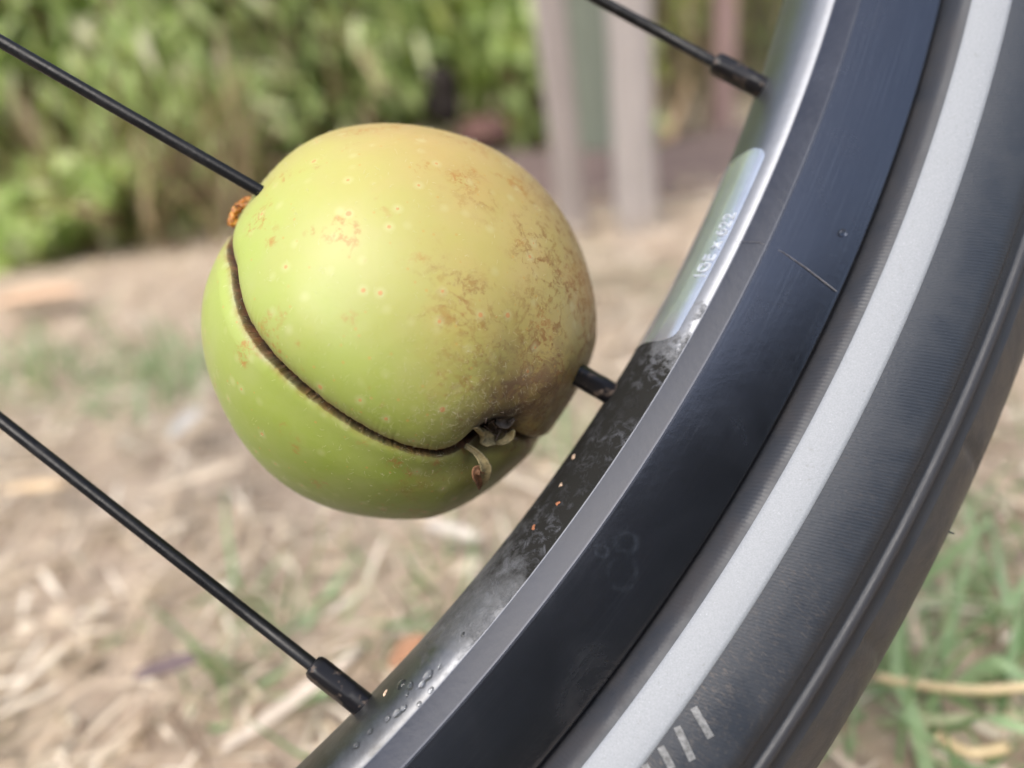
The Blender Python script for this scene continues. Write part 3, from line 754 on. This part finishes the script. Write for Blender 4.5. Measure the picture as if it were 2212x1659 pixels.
M_DRY = mat_leaf('dead_cane_colours', [(.08, .06, .035), (.20, .15, .08), (.34, .26, .15), (.46, .38, .25)], .2, .7)
def litter(name, n, lo, hi, Lr, Wr, mat, flat=.15, ymin=-.4, ymax=3.0, xr=1.9, near=1.6):
    y = ymin + (ymax - ymin) * rng.random(n) ** near; x = (rng.random(n) * 2 - 1) * (.35 + .55 * np.clip(y, 0, 9)) * xr / 1.2
    z = rng.uniform(lo, hi, n); a = rng.uniform(0, 2 * math.pi, n)
    Dr = np.stack([np.cos(a), np.sin(a), rng.normal(0, flat, n)], -1); Nr = np.stack([rng.normal(0, .3, n), rng.normal(0, .3, n), np.ones(n)], -1)
    return quads_field(name, np.stack([x, y, z], -1), Dr, Nr, rng.uniform(*Lr, n), rng.uniform(*Wr, n), rng.random(n), mat, bend=.08, kind='stuff')
o = litter('straw_litter', 90000, -.010, .007, (.008, .034), (.0008, .0026), M_STRAW); tag(o, 'mown dry straw and chaff scattered over the ground', 'straw')
o = litter('wood_chips', 5000, -.009, .003, (.006, .016), (.003, .007), M_STRAW, flat=.1); tag(o, 'pale chips and dead leaf pieces among the straw', 'wood chips')
def grass(name, centres, n, spread, Lr, Wr, mat=M_GRASS, lean=.7):
    ci = rng.integers(0, len(centres), n); c = np.array(centres)[ci]
    k = c[:, 2] if c.shape[1] > 2 else 1
    xy = c[:, :2] + rng.normal(0, 1, (n, 2)) * (np.asarray(k) * spread)[:, None]
    Dr = np.stack([rng.normal(0, lean, n), rng.normal(0, lean, n), np.abs(rng.normal(.8, .4, n))], -1)
    Nr = rng.normal(0, 1, (n, 3))
    return quads_field(name, np.column_stack([xy, np.full(n, -.010)]), Dr, Nr, rng.uniform(*Lr, n), rng.uniform(*Wr, n), rng.random(n), mat, bend=.35, kind='stuff')
gc = []
for px, py, k in [(330, 830, 1.2), (120, 830, 1), (420, 800, 1), (980, 1330, .6), (600, 1300, .5), (2100, 1180, 1), (2080, 1300, .9), (2150, 1500, 1.1), (2000, 1450, .7), (2190, 1000, 1.2), (1950, 1590, .7), (1180, 950, .8), (60, 760, 1.2), (500, 1450, .4)]:
    g = ground_at(px, py); gc.append((g.x, g.y, k))
for k in range(34): 
    gc.append((random.uniform(-1.5, 1.5), random.uniform(.45, 2.2), random.uniform(.4, 1.1)))
for px, py in [(2180, 1330), (1960, 1520), (2120, 1570)]:
    g = ground_at(px, py); gc.append((g.x, g.y, .7))
o = grass('grass', gc, 1700, .030, (.020, .055), (.0012, .0030)); tag(o, 'sparse green grass blades growing through the straw', 'grass')

# single straw and blades one can point to at the lower right
def stalk(name, a, b, r, mat, label, cat, sag=.004):
    a, b = Vector(a), Vector(b); m_ = (a + b) / 2 + Vector((0, 0, -sag)); 
    o = link(name, tube_mesh(name, densify([a, m_, b], 6), [r] * 13, 10), mat); tag(o, label, cat); return o
M_ST = mat_simple('pale_straw', (.50, .40, .24), .5, .2, 120)
a = ground_at(1890, 1462, .022); b = ground_at(2330, 1470, .020)
stalk('straw_stalk', a, b, .00125, M_ST, 'pale straw stalk lying across the grass right of the tyre', 'straw stalk')
a = ground_at(2030, 1592, .018); b = ground_at(2180, 1612, .018)
stalk('straw_stalk', a, b, .0014, M_ST, 'short thick straw stalk in the bottom right corner', 'straw stalk')
def blade(pts, wid, label):
    q = [ground_at(px, py, z) for px, py, z in pts]; Pn = densify(q, 6); n_ = len(Pn); V = []
    for i in range(n_):
        t = (Pn[min(i + 1, n_ - 1)] - Pn[max(i - 1, 0)]); t /= np.linalg.norm(t); sd_ = np.cross(t, (0.1, -.75, .6)); sd_ /= np.linalg.norm(sd_)
        w_ = wid * (1 - (i / (n_ - 1)) ** 3 * .9)
        for k in range(5): u_ = (k - 2) / 2; V.append(Pn[i] + sd_ * (u_ * w_ / 2) + np.array((0, 0, .2 * w_ * u_ * u_)))
    o = link('grass_blade', mesh('grass_blade', V, grid_faces(n_, 5), attrs={'rnd': np.full(n_ * 5, .62)}), M_GRASS); tag(o, label, 'grass blade', 'broad grass blades right of the tyre')
blade([(2010, 1700, .0), (1975, 1560, .012), (1935, 1440, .024), (1950, 1330, .034)], .0042, 'broad mint-green grass blade rising past the straw stalk by the tyre')
blade([(1920, 1300, .0), (2010, 1240, .014), (2090, 1170, .026), (2140, 1120, .032)], .0040, 'broad green grass blade slanting up to the right above the straw stalk')
blade([(2010, 1480, .0), (2080, 1520, .014), (2160, 1560, .022), (2260, 1590, .024)], .0038, 'green grass blade slanting down to the right between the two straw stalks')
blade([(2130, 1090, .0), (2150, 1180, .012), (2165, 1260, .016), (2175, 1330, .014)], .0040, 'short upright green blade at the right border above the straw stalk')
blade([(2080, 1500, .0), (2150, 1450, .01), (2230, 1480, .016), (2300, 1520, .014)], .0075, 'wide bright green leaf lying under the straw stalk at the right border')
def flatpiece(name, px, py, L, Wd, ang, col, label, cat, z=.012):
    g = ground_at(px, py, z); n_ = 10; V = []; r0 = random.Random(px)
    for i in range(n_ + 1):
        t = i / n_; wdt = Wd * (.35 + .65 * math.sin(math.pi * min(1, max(0, t * .94 + .03)))) * (1 + r0.uniform(-.1, .1))
        for k in range(5):
            q = (k - 2) / 2; x, y = (t - .5) * L, q * wdt / 2
            V.append((x * math.cos(ang) - y * math.sin(ang), x * math.sin(ang) + y * math.cos(ang), .25 * wdt * q * q + .1 * L * (t - .5) ** 2))
    me = mesh(name, V, grid_faces(n_ + 1, 5)); o = link(name, me, mat_simple(name + '_colour', col, .7, .3, 250)); o.location = g
    md = o.modifiers.new('thick', 'SOLIDIFY'); md.thickness = .0006
    tag(o, label, cat)
flatpiece('dead_leaf', 882, 1408, .015, .007, .9, (.36, .19, .11), 'rust-orange dead leaf on the ground left of the rim', 'leaf')
flatpiece('dead_leaf', 370, 1442, .022, .007, .25, (.12, .085, .09), 'dark purplish dead leaf lying on the straw between two spokes', 'leaf')
flatpiece('dead_leaf', 75, 1055, .030, .008, -.1, (.58, .43, .27), 'tan dead leaf lying beside the lower spoke', 'leaf')
flatpiece('bark_chip', 403, 915, .034, .010, 1.45, (.48, .46, .43), 'whitish chip standing out on the straw left of the apple', 'chip')
flatpiece('bark_chip', 640, 1512, .046, .005, .75, (.50, .43, .36), 'long pale splinter beside the lowest nipple', 'chip')
flatpiece('bark_chip', 980, 1150, .024, .007, -.6, (.52, .47, .42), 'pale splinter just below the apple', 'chip')
flatpiece('bark_chip', 430, 1035, .045, .007, .45, (.60, .50, .38), 'long tan splinter below the apple left side', 'chip')
flatpiece('dead_leaf', 80, 650, .075, .035, .1, (.56, .38, .26), 'large orange-tan dead leaf near the hedge foot', 'leaf')

# ------------------------------------------------------------------ posts and fence
def post(name, px0, py0, Y, wid, col, label, H=1.5, tilt=0.0, dpt=None, cat='post'):
    b = at_y(px0, py0, Y); r0 = random.Random(int(px0)); V = []; n_ = 24; m_ = 16
    for i in range(n_ + 1):
        z = -.03 + H * i / n_
        for k in range(m_):
            a = 2 * math.pi * k / m_; sq = (abs(math.cos(a)) ** 5 + abs(math.sin(a)) ** 5) ** (-1 / 5)
            rr = wid / 2 * sq * (1 + .02 * math.sin(i * 1.3 + k) + r0.uniform(-.012, .012))
            V.append((b.x + rr * math.cos(a) + tilt * z, b.y + rr * math.sin(a), z))
    Fc = [list(map(int, f)) for f in grid_faces(n_ + 1, m_, wrap_m=True)] + [[n_ * m_ + k for k in range(m_)]]
    me = bpy.data.meshes.new(name); me.from_pydata(V, [], Fc); smooth(me); me.set_sharp_from_angle(angle=R_(35))
    n = NT(name + '_wood'); c = n.obj(); mp = n.n("Mapping", {'Vector': c, 'Scale': (1, 1, .06)})
    g = n.noise(mp, 140, 6, .7, .5); l = n.noise(c, 9, 4)
    cc = n.mix(n.rng(g, .3, .7), tuple(x * .65 for x in col), col); cc = n.mix(n.rng(l, .45, .7, 0, .4), cc, tuple(x * .6 for x in col))
    n.set(Base_Color=cc, Roughness=.85, Normal=n.bump(g, .5, .003))
    o = link(name, me, n.m); tag(o, label, cat); return o
post('wooden_post', 1238, 480, .79, .031, (.37, .325, .31), 'slimmer weathered pinkish-grey post, left of the pair behind the apple', tilt=-.035)
post('wooden_post', 1375, 480, .77, .041, (.46, .42, .405), 'thicker pale weathered post, right of the pair behind the apple', tilt=.0)
post('wooden_post', 1556, 400, 1.25, .036, (.42, .29, .27), 'thin reddish-brown post of the wire fence near the rim', tilt=.02)
post('wooden_post', 1285, 400, 1.12, .066, (.22, .25, .20), 'mossy grey-green post seen in the gap between the two front posts', tilt=-.02)
M_WIRE = mat_simple('wire', (.05, .07, .055), .6, .2, 90)
def wire_fence():
    b = at_y(1400, 400, 1.62); V = []; Fc = []
    x0, x1, z1, st = b.x - .05, b.x + .85, 1.1, .014
    def bar(p, q, r=.0011):
        v, f_, _ = tube([p, q], r, 4, caps=False); Fc.extend([[int(i) + len(V) for i in g] for g in f_]); V.extend(tuple(a) for a in v)
    for i in range(int((x1 - x0) / st) + 1): bar((x0 + i * st, 1.62, 0), (x0 + i * st, 1.62, z1))
    for j in range(int(z1 / st) + 1): bar((x0, 1.6212, j * st + .01), (x1, 1.6212, j * st + .01))
    o = link('wire_fence', mesh('wire_fence', V, Fc), M_WIRE); tag(o, 'dark wire mesh fence behind the posts', 'fence')
wire_fence()
qa, qb, qc = at_y(1490, 170, 1.22), at_y(1455, 270, 1.20), at_y(1425, 335, 1.19)
tag(link('dry_stem', tube_mesh('dry_stem', densify([qa, qb, qc], 5), list(np.linspace(.004, .010, 8)) + [.007, .004, .001], 8), mat_simple('tan_stem', (.50, .36, .22), .8, .3, 60)), 'curled tan dry leaf stem hanging before the wire fence', 'dry stem')
# low earth bank behind the posts
def bank():
    n1, n2 = 90, 14; V = []
    for i in range(n1):
        x = -.35 + 3.2 * i / (n1 - 1)
        for j in range(n2):
            t = j / (n2 - 1); y = .84 + .5 * t + .03 * math.sin(x * 7); V.append((x, y, -.02 + .045 * math.sin(math.pi * t) * (1 + .3 * math.sin(x * 9 + 4 * t)) * min(1, (x + .35) * 3)))
    o = link('soil', mesh('soil', V, grid_faces(n1, n2)[:, ::-1]), mat_simple('bank_soil', (.115, .082, .075), .95, .3, 40, bump=.8, bd=.01)); tag(o, kind='structure')
bank()

# ------------------------------------------------------------------ shrubs
def shrub(name, base, w, dpt, z0, z1, nleaf, Lr, Wr, mat, label, droop=1.0, nstem=14, stem_mat=None, group='shrubs along the garden edge', clumps=40, cat='shrub', lean=(0.3, 0)):
    root = empty(name, Matrix.Translation((base[0], base[1], 0))); tag(root, label, cat, group)
    r = np.random.default_rng(abs(hash((round(base[0], 3), round(base[1], 3), nleaf))) % 2 ** 31)
    specs = []; tips = []
    for k in range(nstem):
        x, y = r.uniform(-w, w) * .42, r.uniform(-dpt, dpt) * .4; h = r.uniform(.6, 1.) * z1
        pts = [(x, y, -.02), (x + r.normal(0, .03), y + r.normal(0, .03), h * .35), (x + r.normal(0, .08), y + r.normal(0, .06), h * .7), (x + r.normal(0, .15), y - r.uniform(0, .12), h)]
        specs.append((densify(pts, 4), list(np.linspace(.005, .002, 13))))
    V = []; Fc = []
    for path, rad in specs:
        v, f_, _ = tube(path, rad, 7, caps=False); Fc += [[int(i) + len(V) for i in q] for q in f_]; V += [tuple(a) for a in v]
    link('stems', mesh('stems', V, Fc), stem_mat or M_CANE, root)
    cc = np.column_stack([r.uniform(-w / 2, w / 2, clumps), r.uniform(-dpt / 2, dpt / 2, clumps), r.uniform(z0, z1, clumps)])
    cs = r.uniform(.03, .085, clumps) * min(1, max(z1, .07) * 2.2); cb = r.uniform(-.28, .28, clumps)
    ci = r.integers(0, clumps, nleaf)
    C = cc[ci] + r.normal(0, 1, (nleaf, 3)) * cs[ci][:, None] * np.array([1, .8, 1.1])
    C[:, 2] = np.maximum(C[:, 2], .015)
    Dr = np.column_stack([r.normal(lean[0], .5, nleaf), r.normal(-.25, .5, nleaf), r.normal(-.9 * droop, .45, nleaf)])
    rn = np.clip(r.random(nleaf) * .7 + .15 + cb[ci], 0, 1)
    o = quads_field('foliage', C, Dr, r.normal(0, 1, (nleaf, 3)) + np.array([0, -1.2, .6]), r.uniform(*Lr, nleaf), r.uniform(*Wr, nleaf), rn, mat, parent=root, bend=.2)
    return root
M_CANE = mat_simple('brown_cane', (.24, .16, .10), .8, .5, 30, bump=.4, bd=.002)
def P(px, py, Y): q = at_y(px, py, Y); return (q.x, q.y, q.z)
def shrub_at(px, Y, **kw):
    q = at_y(px, 500, Y); return (q.x, Y)
shrub('leafy_shrub', shrub_at(60, 1.12), .55, .30, .08, .56, 9500, (.025, .06), (.006, .013), M_LEAF, 'dense green shrub with drooping narrow leaves at the photo left edge')
shrub('leafy_shrub', shrub_at(330, 1.15), .50, .30, .10, .56, 9500, (.025, .06), (.006, .013), M_LEAF, 'drooping green shrub behind the end of the upper spoke')
shrub('leafy_shrub', shrub_at(640, 1.30), .50, .35, .12, .62, 4800, (.025, .06), (.006, .013), M_LEAF, 'thin grey-green shrub with bare canes above the apple', nstem=26)
shrub('leafy_shrub', shrub_at(990, 1.35), .50, .30, .13, .62, 6500, (.025, .05), (.008, .016), M_LEAF2, 'yellow-green shrub above the apple, next to the left post', nstem=16)
shrub('leafy_shrub', shrub_at(1175, 1.20), .13, .13, .04, .50, 420, (.03, .06), (.012, .022), M_LEAF, 'small bright green shoot hugging the left post', nstem=6, clumps=12)
shrub('leafy_shrub', shrub_at(1500, 2.3), 1.3, .4, .15, 1.6, 3300, (.04, .08), (.015, .03), M_LEAF, 'shaded green shrub behind the wire fence', nstem=12)
shrub('leafy_shrub', shrub_at(1750, 2.0), .9, .35, .22, 1.5, 2200, (.04, .08), (.015, .03), M_LEAF2, 'pale yellow-green shrub beyond the fence next to the wheel rim', nstem=10)
shrub('leafy_shrub', shrub_at(2300, 2.2), 1.2, .4, .02, 1.5, 3000, (.04, .08), (.015, .03), M_LEAF, 'green shrub hidden mostly behind the tyre')
shrub('leafy_shrub', shrub_at(-420, 1.2), .9, .4, .05, 1.5, 3000, (.04, .08), (.012, .02), M_LEAF, 'green shrub just outside the left of the view')
# low weeds at the hedge foot
shrub('weed', shrub_at(60, .93), .26, .12, .01, .09, 500, (.02, .045), (.012, .024), M_LEAF, 'bright green low weed at the hedge foot on the far left', nstem=6, droop=-.2, clumps=14, group='weeds at the hedge foot', cat='weed')
shrub('weed', shrub_at(290, 1.0), .2, .10, .01, .07, 380, (.02, .045), (.012, .024), M_LEAF, 'darker low weed under the brown canes', nstem=6, droop=-.2, clumps=12, group='weeds at the hedge foot', cat='weed')
shrub('weed', shrub_at(490, 1.05), .10, .08, .01, .12, 160, (.02, .045), (.012, .024), M_LEAF2, 'small green weed just left of the apple', nstem=4, droop=-.2, clumps=6, group='weeds at the hedge foot', cat='weed')
# dead canes and brown litter between stems: thickets
def thicket(px, Y, w, n_, h, label):
    q = at_y(px, 500, Y); root = empty('dead_thicket', Matrix.Translation((q.x, Y, 0))); tag(root, label, 'thicket', 'dead cane thickets under the hedge')
    r = np.random.default_rng(px)
    C = np.column_stack([r.uniform(-w / 2, w / 2, n_), r.uniform(-.12, .18, n_), r.uniform(0, h, n_)])
    Dr = np.column_stack([r.normal(.15, .3, n_), r.normal(0, .25, n_), r.choice([-1, 1], n_) * r.uniform(.7, 1.2, n_)])
    quads_field('dead_leaves', C, Dr, r.normal(0, 1, (n_, 3)), r.uniform(.05, .13, n_), r.uniform(.004, .010, n_), r.random(n_), M_DRY, parent=root, bend=.15)
thicket(80, 1.10, .35, 200, .15, 'dead brown canes under the shrub at the far left')
thicket(330, 0.99, .36, 420, .13, 'dense dead brown canes left of the apple')
thicket(700, 1.17, .26, 420, .34, 'tall dead brown canes above the apple')
thicket(980, 1.50, .4, 300, .3, 'dead brown canes around the dark hollow')
thicket(1330, 1.30, .3, 700, .45, 'dead brown stalks between the two posts')
thicket(1480, 2.05, .5, 700, .5, 'dead brown stalks behind the wire fence')
thicket(1750, 1.9, .6, 500, .4, 'dead brown stalks next to the rim')
# dark evergreen hedge mass far behind so no bare horizon shows
def backhedge():
    r = np.random.default_rng(5); n_ = 26000
    C = np.column_stack([r.uniform(-5, 5, n_), 2.75 + r.uniform(0, .9, n_) ** 1.4, r.uniform(0, 1, n_) ** .9 * 1.7])
    Dr = np.column_stack([r.normal(0, .6, n_), r.normal(-.2, .5, n_), r.normal(-.5, .5, n_)])
    o = quads_field('hedge', C, Dr, r.normal(0, 1, (n_, 3)) + np.array([0, -1, .5]), r.uniform(.05, .11, n_), r.uniform(.03, .06, n_), np.clip(r.random(n_) * .6, 0, 1), M_LEAF)
    tag(o, 'dark green hedge running behind all the shrubs', 'hedge')
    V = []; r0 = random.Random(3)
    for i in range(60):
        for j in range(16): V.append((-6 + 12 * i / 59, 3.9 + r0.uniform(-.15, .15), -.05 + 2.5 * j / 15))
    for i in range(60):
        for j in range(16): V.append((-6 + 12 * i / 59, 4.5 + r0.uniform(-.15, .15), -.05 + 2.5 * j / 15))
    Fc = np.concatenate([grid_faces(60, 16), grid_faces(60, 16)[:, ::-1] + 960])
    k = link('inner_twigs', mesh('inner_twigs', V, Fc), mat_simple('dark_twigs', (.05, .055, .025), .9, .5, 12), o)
backhedge()
# tall unseen hedge added behind the camera as a dark reflection for the rim
def added_rearhedge():
    r = np.random.default_rng(9); n_ = 16000
    C = np.column_stack([r.uniform(-3.5, 3.5, n_), -1.9 - r.uniform(0, .9, n_), r.uniform(0, 1, n_) * 2.1])
    Dr = np.column_stack([r.normal(0, .6, n_), r.normal(.2, .5, n_), r.normal(-.5, .5, n_)])
    o = quads_field('hedge', C, Dr, r.normal(0, 1, (n_, 3)) + np.array([0, 1, .5]), r.uniform(.07, .14, n_), r.uniform(.04, .08, n_), np.clip(r.random(n_), 0, 1), mat_leaf('rear_reflection_colours', [(.012, .016, .012), (.03, .038, .028)], .1))
    tag(o, 'tall dark unseen hedge added behind the camera to darken the rim reflections', 'hedge')
added_rearhedge()
# reddish pot-like lump and dark hollow near the post, white stone at left
def rock(name, px, py, Y, rad, col, label, cat, sq=(1, .8, .7), seed=1):
    q = at_y(px, py, Y); bm = bmesh.new(); bmesh.ops.create_icosphere(bm, subdivisions=4, radius=1); r0 = random.Random(seed); ph = [r0.uniform(0, 6) for _ in range(4)]
    for v in bm.verts:
        p = v.co; k = 1 + .14 * math.sin(2.5 * p.x + ph[0]) * math.cos(3 * p.y + ph[1]) + .08 * math.sin(6 * p.z + ph[2])
        v.co = Vector((p.x * sq[0], p.y * sq[1], p.z * sq[2])) * rad * k
    me = bpy.data.meshes.new(name); bm.to_mesh(me); bm.free(); smooth(me)
    o = link(name, me, mat_simple(name + '_surface', col, .85, .3, 60, bump=.5, bd=.003)); o.location = (q.x, q.y, max(rad * sq[2] * .7, q.z)); tag(o, label, cat)
rock('stone', 228, 512, 1.45, .022, (.55, .55, .57), 'small whitish stone at the hedge foot on the left', 'stone', seed=2)
rock('hollow_shade', 952, 205, 1.14, .034, (.022, .016, .014), 'near-black lump added for the shade of a hollow in the shrubs just above the apple', 'hollow_shade', sq=(.8, .8, 1.3), seed=5)  # near-black lump put in for the shade of a hollow
rock('log', 1045, 290, 1.12, .036, (.10, .048, .042), 'dark reddish log end in the hedge above the apple', 'log', sq=(1.0, 1.0, .75), seed=3)
